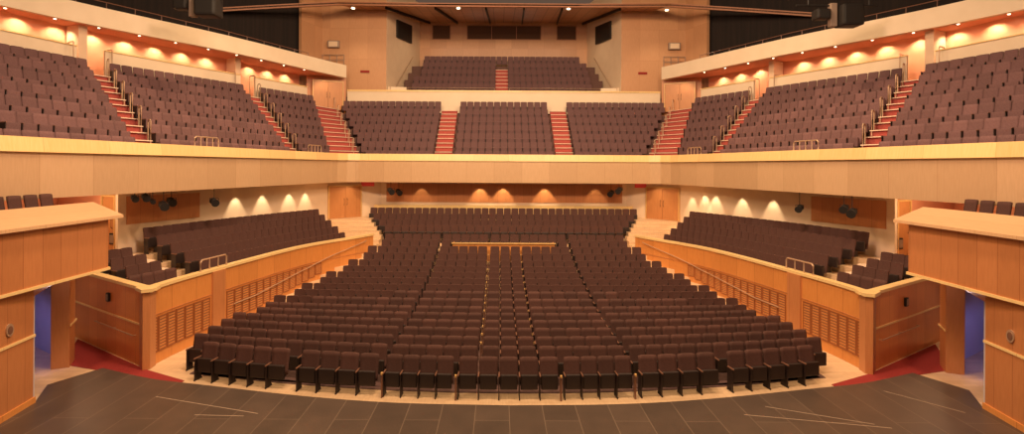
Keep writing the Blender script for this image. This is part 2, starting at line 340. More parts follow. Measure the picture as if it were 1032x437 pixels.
for s in (-1, 1):
    bm = bmesh.new()
    for j in range(5):
        a0, b0 = side_row(j-.5); a1, b1 = side_row(j+.5)
        
        if j == 4: a1, b1 = (16.15, 23.0), (12.4, 34.3)
        p0 = isect_pw(a0, b0); p1 = isect_pw(a1, b1) if j < 4 else (16.5, 21.3)
        b0e = lerp(a0, b0, 1.04); b1e = lerp(a1, b1, 1.0)
        l0 = math.hypot(b0[0]-a0[0], b0[1]-a0[1]); l1 = math.hypot(b1[0]-a1[0], b1[1]-a1[1])
        c0 = lerp(a0, b0, -1.05/l0); c1 = lerp(a1, b1, -1.05/l1)
        if j == 0:
            fr = [(x+.12, y+.1) for x, y in POCKET]; lo = [q for q in fr if q[1] < c0[1]]; hi = [q for q in fr[:-5] if q[1] > c0[1]]
            add_slab(bm, mir(lo+[c0, c1, (p1[0]+.05, p1[1]+.12)], s), 0.9, CZ[j]); add_slab(bm, mir([c0]+hi+[(8.9, 31.0), b1e, c1], s), 0.9, SZ[j])
        else:
            add_slab(bm, mir([(p0[0]+.05, p0[1]+.1), c0, c1, (p1[0]+.05, p1[1]+.12)], s), 0.9, CZ[j]); add_slab(bm, mir([c0, b0e, b1e, c1], s), 0.9, SZ[j])
    add_slab(bm, mir([(16.5, 21.3), (16.3, 23.2), (19.6, 24.3), (20.0, 22)], s), 2.0, 2.9)
    struct(link('side_stalls_terrace', bm, M['floorwood']))
    # pale steps in the gap between the two blocks (half steps on the terrace)
    bm = bmesh.new()
    for j in range(5):
        a, b = side_row(j); dx, dy = b[0]-a[0], b[1]-a[1]; l = math.hypot(dx, dy); dx /= l; dy /= l
        c = (a[0]-dx*.62, a[1]-dy*.62); nx, ny = dy, -dx
        q = [(c[0]+dx*u+nx*w, c[1]+dy*u+ny*w) for u, w in ((-.42, -.1), (.42, -.1), (.42, .42), (-.42, .42))]
        add_slab(bm, mir(q, s), SZ[j]-.1, SZ[j]+.14 if j < 4 else SZ[j]+.02)
    struct(link('side_stalls_steps', bm, M['nosing']))
    # parapet wall along the aisle
    pk = mir(POCKET, s)
    struct(wall('wall_side_stalls_'+SIDE[s], pk, 0.0, 2.5, -s*0.14, M['maple_low']))
    struct(wall('trim_%d' % (1 if s < 0 else 2), mir([(p[0]-.05, p[1]) for p in POCKET], s), 2.5, 2.6, -s*0.30, M['cap']))
    # moulding line at mid height
    struct(wall('trim_%d' % (3 if s < 0 else 4), mir([(p[0]-.02, p[1]) for p in POCKET], s), 1.62, 1.65, -s*0.05, M['maple']))
    # wall facing the stage
    struct(wall('wall_pocket_'+SIDE[s], mir(PW, s), 0.0, 2.5, s*0.14, M['bounce_red']))
    struct(wall('trim_%d' % (5 if s < 0 else 6), mir([(11.62, 17.56), (16.8, 21.03)], s), 2.5, 2.6, s*0.30, M['cap']))
    struct(wall('trim_%d' % (7 if s < 0 else 8), mir([(11.68, 17.62), (16.8, 21.05)], s), 1.34, 1.40, s*0.06, M['cap']))
    struct(slab('corner_post', mir([(11.72, 17.50), (11.55, 17.62), (11.60, 18.0), (11.95, 18.0), (12.05, 17.85)], s), 0.0, 2.5, M['maple']))
    struct(slab('corner_cap', mir([(11.72, 17.42), (11.46, 17.58), (11.52, 18.1), (12.0, 18.15), (12.2, 17.85)], s), 2.5, 2.606, M['cap']))
    # pilaster dividing the grilles
    (px, py), (dx, dy) = path_at(POCKET, 3.3)
    bm = bmesh.new(); add_wall(bm, mir([(px-.07, py), (px+dx*.75-.07, py+dy*.75)], s), 0.0, 2.5, -s*0.1); struct(link('pilaster', bm, M['maple']))

# slatted air grilles at the foot of those walls
def grille(s, s0, w, z0, z1, k, name):
    (ax, ay), _ = path_at(POCKET, s0); (bx, by), _ = path_at(POCKET, s0+w)
    cx, cy = s*(ax+bx)/2, (ay+by)/2; rz = math.atan2(by-ay, s*(bx-ax))
    g = empty('air_grille', (cx, cy, z0), rz); h = z1-z0; o = 1 if s < 0 else -1
    # face towards the aisle
    def Y(a, b): return (min(-o*a, -o*b), max(-o*a, -o*b))
    y0, y1 = Y(0.0, 0.035)
    bm = bmesh.new(); t = .04
    for (x0, x1, za, zb) in ((-w/2, -w/2+t, 0, h), (w/2-t, w/2, 0, h), (-w/2+t, w/2-t, 0, t), (-w/2+t, w/2-t, h-t, h)): add_box(bm, x0, x1, y0, y1, za, zb)
    link('frame', bm, M['maple'], g)
    bm = bmesh.new(); n = 11; y0, y1 = Y(0.004, 0.024)
    for i in range(n): z = t+(h-2*t)*(i+.15)/n; add_box(bm, -w/2+t, w/2-t, y0, y1, z, z+(h-2*t)/n*.6)
    sl = link('slats', bm, M['grille'], g)
    bm = bmesh.new(); y0, y1 = Y(0.0, 0.006); add_box(bm, -w/2+t, w/2-t, y0, y1, t, h-t); link('backing', bm, M['armwood'], g)
    tag(g, 'slatted wooden air grille in the %s side wall, %s from the stage corner' % (SIDE[s], ordw(k)), 'grille', 'air grilles along the side walls')
for s in (-1, 1):
    k = 0
    for i in range(7):
        k += 1; grille(s, 0.10+i*.45, .41, 0.38, 1.56, k, '')
    for i in range(14):
        k += 1; zb = max(0.38, pl([(0, 0), (6, .1), (8, .3), (10, .55), (12, .95), (14, 1.3)], 4.4+i*.5, 0)+.25)
        if 1.56-zb > .35: grille(s, 4.2+i*.5, .45, zb, 1.56, k, '')
    # handrail along the aisle
    h = empty('wall_handrail', (s*10.9, 23.0, 0.8)); bm = bmesh.new(); pts = []
    for q in range(21):
        d = 4.5+q*.5; (x, y), (dx, dy) = path_at(POCKET, d); z = 0.95+pl([(0, 0), (6, .05), (8, .25), (10, .5), (12, .9), (15.5, 1.5)], d, 0)
        pts.append((s*(x-.11)-s*10.9, y-23.0, z-.8))
    add_tube(bm, pts, .022); link('rail', bm, M['metal'], h)
    for q in range(0, 21, 4):
        bm = bmesh.new(); p = pts[q]; add_tube(bm, [p, (p[0]+s*.05, p[1], p[2]-.05), (p[0]+s*.10, p[1], p[2]-.05)], .012, 6); link('bracket', bm, M['metal'], h)
    tag(h, 'long bronze handrail rising beside the %s stalls aisle' % SIDE[s], 'handrail', 'wall handrails of the stalls')
    h = empty('wall_handrail', (s*13.5, 18.8, 1.0)); bm = bmesh.new(); d = Vector((PW[1][0]-PW[0][0], PW[1][1]-PW[0][1])).normalized()
    pts = [(s*(PW[0][0]+d.x*t+d.y*.11)-s*13.5, PW[0][1]+d.y*t-d.x*.11-18.8, -.02) for t in (.7, 2.2, 3.7)]
    add_tube(bm, pts, .022); link('rail', bm, M['metal'], h)
    for p in pts:
        bm = bmesh.new(); add_tube(bm, [p, (p[0]-s*d.y*.1, p[1]+d.x*.1, p[2])], .012, 6); link('bracket', bm, M['metal'], h)
    tag(h, 'short bronze handrail on the reddish wall above the %s red carpet' % SIDE[s], 'handrail', 'wall handrails of the stalls')

# ------------------------------------------------------------------ walls under the balcony
for s in (-1, 1):
    struct(wall('wall_rear_side_'+SIDE[s], mir(SWALL[1:], s), 2.3, 5.6, -s*0.15, M['plaster']))
    struct(wall('wall_front_corner_'+SIDE[s], mir([(16.3, 23.2), (21.5, 25.0)], s), 2.3, 5.6, s*0.15, M['coral']))
    # corner with the double doors
    struct(wall('wall_corner_'+SIDE[s], mir([(11.9, 37.0), (10.1, 39.0), (8.9, 39.6)], s), 1.6, 5.6, -s*0.15, M['plaster']))
    # wood recess panel on the side wall near the stage end
    struct(wall('wood_recess_'+SIDE[s], mir([lerp((16.3, 22.9), (12.5, 34.2), .03), lerp((16.3, 22.9), (12.5, 34.2), .34)], s), 4.05, 5.25, s*0.04, M['maple']))
# centre back wall
struct(wall('wall_back_stalls', [(-9.0, 39.6), (9.0, 39.6)], 2.3, 5.6, 0.2, M['plaster']))
struct(wall('wood_recess_back', [(-8.5, 39.57), (8.6, 39.57)], 4.02, 5.36, 0.06, M['maple']))
struct(wall('trim_9', [(-9.3, 39.25), (9.3, 39.25)], 2.6, 3.82, 0.12, M['cap']))

def double_door(n, a, b, z0, z1, s, handles=2):
    """two leaves across the wall segment a-b"""
    ang = math.atan2(b[1]-a[1], b[0]-a[0]); w = math.hypot(b[0]-a[0], b[1]-a[1])
    g = empty('door_%d' % n, ((a[0]+b[0])/2, (a[1]+b[1])/2, z0), ang); g['kind'] = 'structure'
    h = z1-z0
    bm = bmesh.new(); t = .07
    for (x0, x1, za, zb) in ((-w/2, -w/2+t, 0, h), (w/2-t, w/2, 0, h), (-w/2+t, w/2-t, h-t, h)): add_box(bm, x0, x1, -.10, .02, za, zb)
    link('door_frame', bm, M['cap'], g)
    xs = [-w/2+t, 0, w/2-t] if handles == 2 else [-w/2+t, w/2-t]
    for i in range(len(xs)-1):
        bm = bmesh.new(); add_wall(bm, [(xs[i]+.01, -.06), (xs[i+1]-.01, -.06)], 0.01, h-t-.01, .05); lf = link('door_leaf', bm, M['doorwood'], g)
        bm = bmesh.new(); hx = (xs[i+1]-.12) if i == 0 else xs[i]+.12
        add_tube(bm, [(hx, -.062, h*.40), (hx, -.12, h*.42), (hx, -.12, h*.58), (hx, -.062, h*.60)], .014, 6); link('door_handle', bm, M['black'], lf)
    return g
for s in (-1, 1):
    a, b = (11.9, 36.9), (10.15, 38.85)
    if s < 0: double_door(1, (-a[0], a[1]), (-b[0], b[1]), 3.0, 5.25, s)
    else: double_door(2, b, a, 3.0, 5.25, s)
    a, b = (16.55, 23.2), (17.35, 23.48)
    if s < 0: double_door(3, (-b[0], b[1]), (-a[0], a[1]), 2.92, 5.3, s, 1)
    else: double_door(4, a, b, 2.92, 5.3, s, 1)

# ------------------------------------------------------------------ balcony front and soffit
full = mir(PARA, -1)+list(reversed(PARA))
struct(wall('balcony_front', [(p[0]*1.0, p[1]) for p in full], ZB, ZM, -0.12 if False else 0.12, M['fascia'], lean=-0.0))
bm = bmesh.new()
# capping: a tall lip whose face leans back a little, with a flat top
add_wall(bm, [(p[0]-(.10 if p[0] > 0 else -.10)*(1 if abs(p[0]) < 30 else 0), p[1]-.06) for p in full], ZM, ZT, 0.34, lean=0.06)
struct(link('balcony_capping', bm, M['cap']))
# solid soffit of the balcony
sp = [(p[0]+(.06 if p[0] > 0 else -.06), p[1]+.06) for p in full]
outer = [(26, 44), (26, 8)]
poly = sp+[(26, 8), (26, 42.5), (-26, 42.5), (-26, 8)]
struct(slab('balcony_soffit', poly, ZB+.02, ZB+.3, M['plaster']))

# ------------------------------------------------------------------ balcony terraces
BF = [(16.9, 11.0), (16.2, 15), (15.05, 22.3), (14.72, 23.25), (12.75, 32.6), (12.5, 33.8), (11.7, 36.9), (9.95, 38.45), (9.3, 38.7)]
BR = [(24.5, 15.0), (23.3, 19.5), (20.9, 27.4), (20.5, 28.25), (16.9, 35.6), (16.4, 36.6), (14.2, 41.0), (13.2, 43.9), (12.5, 44.1)]
BZ = [6.62+.69*r for r in range(7)]
def brow(r): return [lerp(a, b, r/6.0) for a, b in zip(BF, BR)]
bm = bmesh.new()
for r in range(7):
    lo = brow(r-.5); hi = brow(r+.5 if r < 6 else 6.9)
    if r == 0: lo = brow(-.45)
    L0 = mir(lo, -1)+list(reversed(lo)); L1 = mir(hi, -1)+list(reversed(hi))
    for i in range(len(L0)-1):
        add_slab(bm, [L0[i], L0[i+1], L1[i+1], L1[i]], max(5.81, BZ[r]-.72), BZ[r])
struct(link('balcony_terrace', bm, M['terrace']))

def aisle(name, fa, fb, ra, rb, s):
    """red stair between front points fa-fb and rear points ra-rb; one tread and one half step per row"""
    bm = bmesh.new(); nb = bmesh.new()
    for r in range(7):
        for h, (t0, t1) in enumerate((((r-.5)/6, r/6), (r/6, (r+.5)/6))):
            t0 -= .012; t1 -= .012
            if r == 0 and h == 0: t0 = -.3/6
            a0, b0 = lerp(fa, ra, t0), lerp(fb, rb, t0); a1, b1 = lerp(fa, ra, t1), lerp(fb, rb, t1)
            z = BZ[r]+(0.02 if h == 0 else .345)
            add_slab(bm, [(s*a0[0], a0[1]), (s*b0[0], b0[1]), (s*b1[0], b1[1]), (s*a1[0], a1[1])], BZ[r]-.30+(.32 if False else 0), z)
            e = .055/((math.hypot(ra[0]-fa[0], ra[1]-fa[1]))); a2, b2 = lerp(fa, ra, t0+e), lerp(fb, rb, t0+e); am, bm_ = lerp(fa, ra, t0-.015), lerp(fb, rb, t0-.015)
            add_slab(nb, [(s*am[0], am[1]), (s*bm_[0], bm_[1]), (s*b2[0], b2[1]), (s*a2[0], a2[1])], z-.03, z+.012)
    o = struct(link(name, bm, M['tread'])); link('nosing', nb, M['nosing'], o)
for s in (-1, 1):
    aisle('balcony_stairs', BF[2], BF[3], BR[2], BR[3], s)
    aisle('balcony_stairs', BF[4], BF[5], BR[4], BR[5], s)
    aisle('balcony_stairs', BF[6], (9.97, 38.45), BR[6], (13.22, 43.85), s)
    aisle('balcony_stairs', (3.75, 38.7), (5.0, 38.7), (3.75, 44.1), (5.0, 44.1), s)

# low ivory walls behind the last row, terracotta corridor wall behind them, soffit over it
for s in (-1, 1):
    for a, b in (((24.9, 16.0), (21.75, 27.5)), ((21.15, 28.7), (17.55, 36.0)), ((17.0, 37.0), (15.0, 41.3))):
        struct(wall('low_wall_'+SIDE[s], mir([a, b], s), 10.6, 12.52, s*0.14, M['ivory']))
        struct(wall('trim_%d' % (11 if s < 0 else 12), mir([a, b], s), 12.52, 12.58, s*0.2, M['cap']))
    back = [(26.9, 14.0), (23.0, 28.0), (19.1, 36.4), (16.2, 43.2)]
    struct(wall('wall_corridor_'+SIDE[s], mir(back, s), 10.6, 13.75, -s*0.2, M['coral']))
    # corridor floor
    struct(slab('corridor_floor_'+SIDE[s], mir([(25.2, 15), (21.4, 27.6), (17.3, 36), (14.3, 42.2), (16.2, 43.2), (19.1, 36.4), (23.0, 28.0), (26.9, 14)], s), 10.4, 10.77, M['terrace']))
    # pilasters by the aisle tops
    for (x, y, dx, dy) in ((21.9, 27.95, .95, .35), (17.9, 36.3, .9, .45)):
        struct(slab('pilaster', mir([(x, y), (x+dx*.9, y+dy*.9), (x+dx*.9-.15, y+dy*.9+.4), (x-.15, y+.4)], s), 10.77, 13.74, M['plaster']))
    ufas = [(26.5, 15.5), (22.7, 24.4), (21.0, 28.0), (17.3, 34.2), (13.8, 41.8), (12.7, 44.0)]
    struct(wall('upper_front_'+SIDE[s], mir(smoothpath(ufas, 4), s), 13.7, 14.7, -s*0.25, M['ivory']))
    struct(slab('upper_soffit_'+SIDE[s], mir([(x+.1, y+.12) for x, y in ufas]+[(16.4, 44.0), (19.3, 36.6), (23.2, 28.2), (27.1, 14)], s), 13.75, 13.95, M['soffit']))
    # dark technical gallery above
    struct(slab('technical_gallery_floor_'+SIDE[s], mir([(x+.12, y+.12) for x, y in ufas]+[(15.2, 46.0), (27, 34), (30, 14)], s), 14.0, 14.15, M['void']))
    struct(wall('wall_upper_'+SIDE[s], mir([(30.0, 12.0), (26.5, 30.0), (15.3, 46.0)], s), 14.1, 24.0, -s*0.2, M['void']))

# tall veneer walls either side of the upper circle
for s in (-1, 1):
    struct(wall('wall_tall_'+SIDE[s], mir([(16.2, 43.6), (15.3, 46.0), (9.9, 46.0)], s), 10.6, 24.0, -s*0.25, M['tallwood']))
    struct(wall('wall_splay_'+SIDE[s], mir([(9.9, 46.0), (8.2, 53.6)], s), 10.6, 22.5, -s*0.2, M['plaster']))
    # door block at the head of the corner stair
    if s < 0: double_door(5, (-15.1, 43.0), (-13.0, 44.2), 11.1, 13.4, s)
    else: double_door(6, (13.0, 44.2), (15.1, 43.0), 11.1, 13.4, s)
    struct(wall('wall_stair_head_'+SIDE[s], mir([(15.6, 43.1), (12.9, 44.6)], s), 10.7, 13.75, -s*0.15, M['maple']))

# ivory wall between balcony and upper circle
struct(wall('low_wall_centre', [(-12.9, 45.0), (12.9, 45.0)], 11.0, 12.75, 0.2, M['ivory']))
struct(wall('trim_13', [(-12.9, 44.95), (12.9, 44.95)], 12.75, 12.88, 0.34, M['cap']))
struct(slab('cross_aisle_floor', [(-15.4, 45.1), (15.4, 45.1), (15.4, 47.0), (-15.4, 47.0)], 11.0, 12.3, M['terrace']))
for s in (-1, 1):
    struct(wall('side_podium_'+SIDE[s], mir([(8.3, 46.6), (11.6, 46.2)][::1], s), 12.3, 13.35, s*0.25, M['ivory']))
    struct(wall('trim_%d' % (14 if s < 0 else 15), mir([(3.4, 45.05), (3.4, 45.35)], s), 12.88, 12.9, .1, M['cap']))
UY = [48+r for r in range(5)]; UZ = [12.82+.80*r for r in range(5)]; UW = [8.3, 8.1, 7.9, 7.7, 7.5]
bm = bmesh.new()
for r in range(5):
    w = pl([(9.6, 46), (8.35, 53)], UY[r]-.5)
    add_slab(bm, [(-w, UY[r]-.55), (w, UY[r]-.55), (w-.15, UY[r]+.45 if r < 4 else 53.5), (-w+.15, UY[r]+.45 if r < 4 else 53.5)], 11.5, UZ[r])
struct(link('upper_circle_terrace', bm, M['terrace']))
bm = bmesh.new(); nb = bmesh.new()
for r in range(4):
    for h in range(2):
        y0 = UY[r]-.55+.5*h; y0 -= .03; z = UZ[r]+.02+.4*h; add_slab(bm, [(-.72, y0), (.42, y0), (.42, y0+.5), (-.72, y0+.5)], z-.42, z); add_slab(nb, [(-.72, y0-.02), (.42, y0-.02), (.42, y0+.03), (-.72, y0+.03)], z-.03, z+.012)
o = struct(link('upper_circle_stairs', bm, M['tread'])); link('nosing', nb, M['nosing'], o)
# back wall with control room windows
struct(wall('wall_back', [(-8.8, 53.6), (8.8, 53.6)], 12.0, 22.5, 0.3, M['tallwood']))
for n, (x0, x1) in enumerate(((-7.0, -5.2), (-3.6, 3.7), (5.2, 7.15))):
    g = empty('window_%d' % (n+1), ((x0+x1)/2, 53.6, 19.05)); g['kind'] = 'structure'; w = x1-x0; h = 1.42; bm = bmesh.new(); t = .07
    for (a, b, c, d) in ((-w/2, -w/2+t, 0, h), (w/2-t, w/2, 0, h), (-w/2+t, w/2-t, 0, t), (-w/2+t, w/2-t, h-t, h)): add_box(bm, a, b, -.09, -.002, c, d)
    if n == 1:
        for q in (-w/6, w/6): add_box(bm, q-.03, q+.03, -.09, -.002, t, h-t)
    link('window_frame', bm, M['darkwood'], g)
    bm = bmesh.new(); add_box(bm, -w/2+t, w/2-t, -.045, -.003, t, h-t); link('pane', bm, M['glass'], g)

# ------------------------------------------------------------------ ceiling
cz = lambda y: 19.5+(y-44)*0.13
bm = bmesh.new()
uvl = bm.loops.layers.uv.verify()
add_slab(bm, [(-13, 44), (13, 44), (9.6, 53.9), (-9.6, 53.9)], [cz(44), cz(44), cz(53.9), cz(53.9)], [cz(44)+.2, cz(44)+.2, cz(53.9)+.2, cz(53.9)+.2])
struct(link('ceiling', bm, M['ceilwood']))
for i, (x0, x1) in enumerate(((-9.6, -7.2), (-5.6, -4.5), (-1.5, -1.3), (1.6, 1.8), (4.7, 5.2), (9.4, 7.7))):
    bm = bmesh.new(); add_slab(bm, [(x0-.06, 44.2), (x0+.06, 44.2), (x1+.06, 53.3), (x1-.06, 53.3)], [cz(44.2)-.22]*2+[cz(53.3)-.22]*2, [cz(44.2)-.002]*2+[cz(53.3)-.002]*2)
    tag(link('ceiling_beam', bm, M['black']), 'thin dark track under the wood ceiling of the upper circle, %s from the left' % ordw(i+1), 'ceiling beam', 'dark tracks under the ceiling')
# front lip of the ceiling: a curved wooden board with downlights
lip = [(-21.0, 37.0), (-16.5, 40.2), (-13.0, 42.6), (-6.0, 43.0), (6.0, 43.0), (13.0, 42.6), (16.5, 40.2), (21.0, 37.0)]
zl = [16.9, 18.2, 19.15, 19.2, 19.2, 19.15, 18.2, 16.9]
struct(wall('ceiling_lip', lip, zl, [z+.28 for z in zl], 0.2, M['darkwood']))
lip2 = [(x*.99, y+1.6) for x, y in lip]
bm = bmesh.new(); uvl = bm.loops.layers.uv.verify()
for i in range(len(lip)-1):
    add_slab(bm, [lip[i], lip[i+1], lip2[i+1], lip2[i]], [zl[i]+.1, zl[i+1]+.1, zl[i+1]+.45, zl[i]+.45], [zl[i]+.2, zl[i+1]+.2, zl[i+1]+.55, zl[i]+.55])
struct(link('ceiling_border', bm, M['void']))
struct(slab('ceiling_void', [(-32, 10), (32, 10), (32, 50), (-32, 50)], 24.0, 24.3, M['void']))

# ------------------------------------------------------------------ stage boxes (side boxes over the stage doors)
for s in (-1, 1):
    # portal wall: near panel, header, far pillar
    struct(wall('wall_stage_'+SIDE[s], mir([(12.2, 9.0), (12.62, 12.5), (12.95, 14.85)], s), 0.1, 3.4, -s*0.18, M['maple']))
    struct(wall('trim_%d' % (16 if s < 0 else 17), mir([(12.18, 9.0), (12.6, 12.5), (12.93, 14.9)], s), 1.9, 1.97, -s*0.03, M['cap']))
    struct(wall('portal_header_'+SIDE[s], mir([(12.95, 14.85), (14.4, 17.95)], s), 3.0, 3.4, -s*0.18, M['maple']))
    struct(slab('portal_pillar_'+SIDE[s], mir([(14.25, 17.75), (14.62, 18.45), (15.05, 18.25), (14.7, 17.55)], s), 0.0, 3.4, M['maple']))
    struct(slab('baseboard_'+SIDE[s], mir([(12.17, 9.0), (12.59, 12.5), (12.92, 14.9), (13.0, 14.85), (12.6, 12.4), (12.25, 9.0)], s), 0.1, 0.26, M['maple_low']))
    struct(wall('trim_%d' % (22 if s < 0 else 23), mir([(14.2, 17.70), (14.60, 18.48)], s), 1.34, 1.40, s*0.02, M['cap']))
    # passage behind the opening
    struct(wall('wall_passage_near_'+SIDE[s], mir([(13.1, 14.9), (18.5, 15.4)], s), 0.0, 3.2, s*0.15, M['bluewall']))
    struct(wall('wall_passage_back_'+SIDE[s], mir([(18.4, 15.2), (18.4, 21.6)], s), 0.0, 3.2, -s*0.15, M['bluewall']))
    struct(wall('wall_passage_far_'+SIDE[s], mir([(14.9, 18.35), (18.4, 20.6)], s), 0.0, 3.2, s*0.15, M['bluewall']))
    # box floor and wood front
    struct(slab('box_floor_'+SIDE[s], mir([(12.67, 9.0), (12.75, 17.3), (16.2, 19.2), (19, 19.2), (19, 9)], s), 3.3, 4.55, M['maple']))
    struct(wall('box_front_'+SIDE[s], mir([(12.45, 8.0), (12.66, 13.6), (12.72, 17.35), (16.2, 19.3)], s), 3.3, 4.88, -s*0.14, M['maple']))
    struct(wall('trim_%d' % (18 if s < 0 else 19), mir([(12.42, 8.0), (12.63, 13.6), (12.68, 17.4), (16.2, 19.35)], s), 3.26, 3.34, -s*0.2, M['cap']))
    # wide sloping ledge
    bm = bmesh.new()
    fr = [(12.3, 8.0), (12.5, 13.6), (12.52, 17.75)]; bk = [(13.75, 8.0), (13.85, 13.6), (13.95, 18.35)]
    uvl = bm.loops.layers.uv.verify()
    for i in range(2):
        q = [fr[i], fr[i+1], bk[i+1], bk[i]]; add_slab(bm, mir(q, s), [4.88, 4.88, 5.2, 5.2], [4.97, 4.97, 5.34, 5.34])
    struct(link('box_ledge_'+SIDE[s], bm, M['ledge']))
    struct(wall('wall_behind_ledge_'+SIDE[s], mir([(13.78, 8.0), (13.86, 13.6), (13.9, 18.0)], s), 4.55, 5.2, -s*0.12, M['maple']))
    # wall behind the box under the balcony
    struct(wall('wall_box_back_'+SIDE[s], mir([(19.3, 9.0), (19.6, 20.0), (20.2, 24.6)], s), 0.0, 5.6, -s*0.15, M['coral']))
    spot((s*16.6, 16.4, 2.95), (s*17.2, 17.6, 0), 260, 110, .5, .12, (0.28, 0.30, 1.0))
    point((s*13.8, 16.9, 2.9), 12, .10, (1.0, 0.8, 0.75))

# ------------------------------------------------------------------ seats
def seat_parts(kind='stalls'):
    """(name, bmesh) of one tip-up seat, facing -Y, origin on the floor"""
    out = []
    # backrest: slightly dished, leaning back, rounded top corners
    bm = bmesh.new(); w = .246; nx, nz = 6, 6
    grid = []
    for side in (0, 1):
        g = []
        for iz in range(nz+1):
            v = iz/nz; z = .38+.72*v; row = []
            ww = w*(1-.035*max(0, (v-.8)/.2)**2)
            for ix in range(nx+1):
                u = ix/nx*2-1; zz = z-(.018*abs(u)**6 if iz == nz else 0)
                y = -.02+.15*v+(-.035 if side == 0 else .018)+.022*u*u*(-1 if side == 0 else -.4)+(.02*math.sin(v*PI) if side == 0 else 0)
                row.append(bm.verts.new((u*ww, y, zz)))
            g.append(row)
        grid.append(g)
    for side in (0, 1):
        for i in range(nz):
            for j in range(nx):
                q = [grid[side][i][j], grid[side][i][j+1], grid[side][i+1][j+1], grid[side][i+1][j]]; bm.faces.new(q if side == 0 else q[::-1])
    A, B = grid
    for i in range(nz):
        bm.faces.new((A[i][0], A[i+1][0], B[i+1][0], B[i][0])); bm.faces.new((A[i][nx], B[i][nx], B[i+1][nx], A[i+1][nx]))
    for j in range(nx):
        bm.faces.new((A[nz][j], A[nz][j+1], B[nz][j+1], B[nz][j])); bm.faces.new((A[0][j], B[0][j], B[0][j+1], A[0][j+1]))
    out.append(('backrest', bm, 'F', True))
    # folded-up seat cushion, standing in front of the back
    bm = bmesh.new(); add_box(bm, -.225, .225, -.20, -.09, .27, .69, Matrix.Translation((0, -.02, 0)), .03)
    out.append(('seat_pan', bm, 'S' if kind == 'stalls' else 'F', False))
    bm = bmesh.new(); add_box(bm, -.272, -.236, -.30, .04, .66, .70, None, .012); out.append(('armrest', bm, 'A', False))
    bm = bmesh.new(); add_box(bm, -.272, -.245, -.26, .02, .05, .66); add_box(bm, -.270, -.238, -.29, .05, 0, .05, None, .01); add_box(bm, -.272, -.248, -.20, -.04, .04, .10); out.append(('leg', bm, 'S', False))
    return out
def make_seat(kind, name):
    fm = M['fabric'] if kind == 'stalls' else M['plum']
    root = empty(name, (0, 0, 0))
    for nm, bm, k, sm in seat_parts(kind):
        o = link(nm, bm, {'F': fm, 'S': M['shell'], 'A': M['armwood']}[k], root, sm)
        if nm == 'armrest': o['label'] = 'stained wooden armrest'
    return root
def merged_template(kind):
    V, Fc, Mi = [], [], []
    for nm, bm, k, sm in seat_parts(kind):
        bmesh.ops.recalc_face_normals(bm, faces=bm.faces); bm.verts.index_update(); off = len(V)
        V += [v.co.copy() for v in bm.verts]; Fc += [[v.index+off for v in f.verts] for f in bm.faces]; Mi += [{'F': 0, 'S': 1, 'A': 2}[k]]*len(bm.faces); bm.free()
    return V, Fc, Mi
def stuff_seats(name, kind, places, label):
    V, Fc, Mi = merged_template(kind); vv, ff, mm = [], [], []
    for (x, y, z, rz, _) in places:
        m = Matrix.Translation((x, y, z)) @ Matrix.Rotation(rz, 4, 'Z') @ Matrix.Diagonal((1.03 if kind == 'balcony' else .88 if _[0:5] == 'black' else 1, 1, 1, 1)); o = len(vv)
        vv += [tuple(m @ v) for v in V]; ff += [[i+o for i in f] for f in Fc]; mm += Mi
    me = bpy.data.meshes.new(name); me.from_pydata(vv, [], ff)
    for x in (M['fabric'] if kind == 'stalls' else M['plum'], M['shell'], M['armwood']): me.materials.append(x)
    me.polygons.foreach_set('material_index', mm); me.update()
    o = bpy.data.objects.new(name, me); COL.objects.link(o); return o

stalls, balc = [], []
def facing(dx, dy):   # rotation that turns -Y into (dx,dy)
    return math.atan2(dx, -dy)
# main stalls
for k in range(18):
    xs = []
    if k < 1:
        xs += [-1.16+.58*i for i in range(5)]
        for s in (-1, 1): xs += [s*(1.83+.50*i) for i in range(4)]+[s*(4.08+.60*i) for i in range(4)]+[s*(6.85+i*.60) for i in range(5)]+[s*9.75]*0
    else:
        xs += [-.53, .03, .59] if k != 16 else []
        for s in (-1, 1):
            x = 1.20
            c5 = [s*(x+.53*i) for i in range(5)]
            if k == 16: c5 = [v for v in c5 if abs(v) > 2.95]
            xs += c5
            n = int((ROWEND[k]-3.75)/.545+.4); xs += [s*(4.0+.545*i) for i in range(n)]
    xs.sort()
    for i, x in enumerate(xs):
        y = ROWY[k]+SAG[k]*(x/9.9)**2; sl = 2*SAG[k]*x/9.9**2
        stalls.append((x, y, ROWZ[k], math.atan(sl)*.8, 'dark brown tip-up seat, %s stalls row from the stage, %s from its left end' % (ordw(k+1), ordw(i+1))))
for k in range(4):
    n = int(2*REND[k]/.515)
    for i in range(n):
        x = -REND[k]+(i+.5)*2*REND[k]/n
        stalls.append((x, RY[k], RZ[k], 0, 'dark brown seat under the balcony, %s rear row, %s from its left end' % (ordw(k+1), ordw(i+1))))
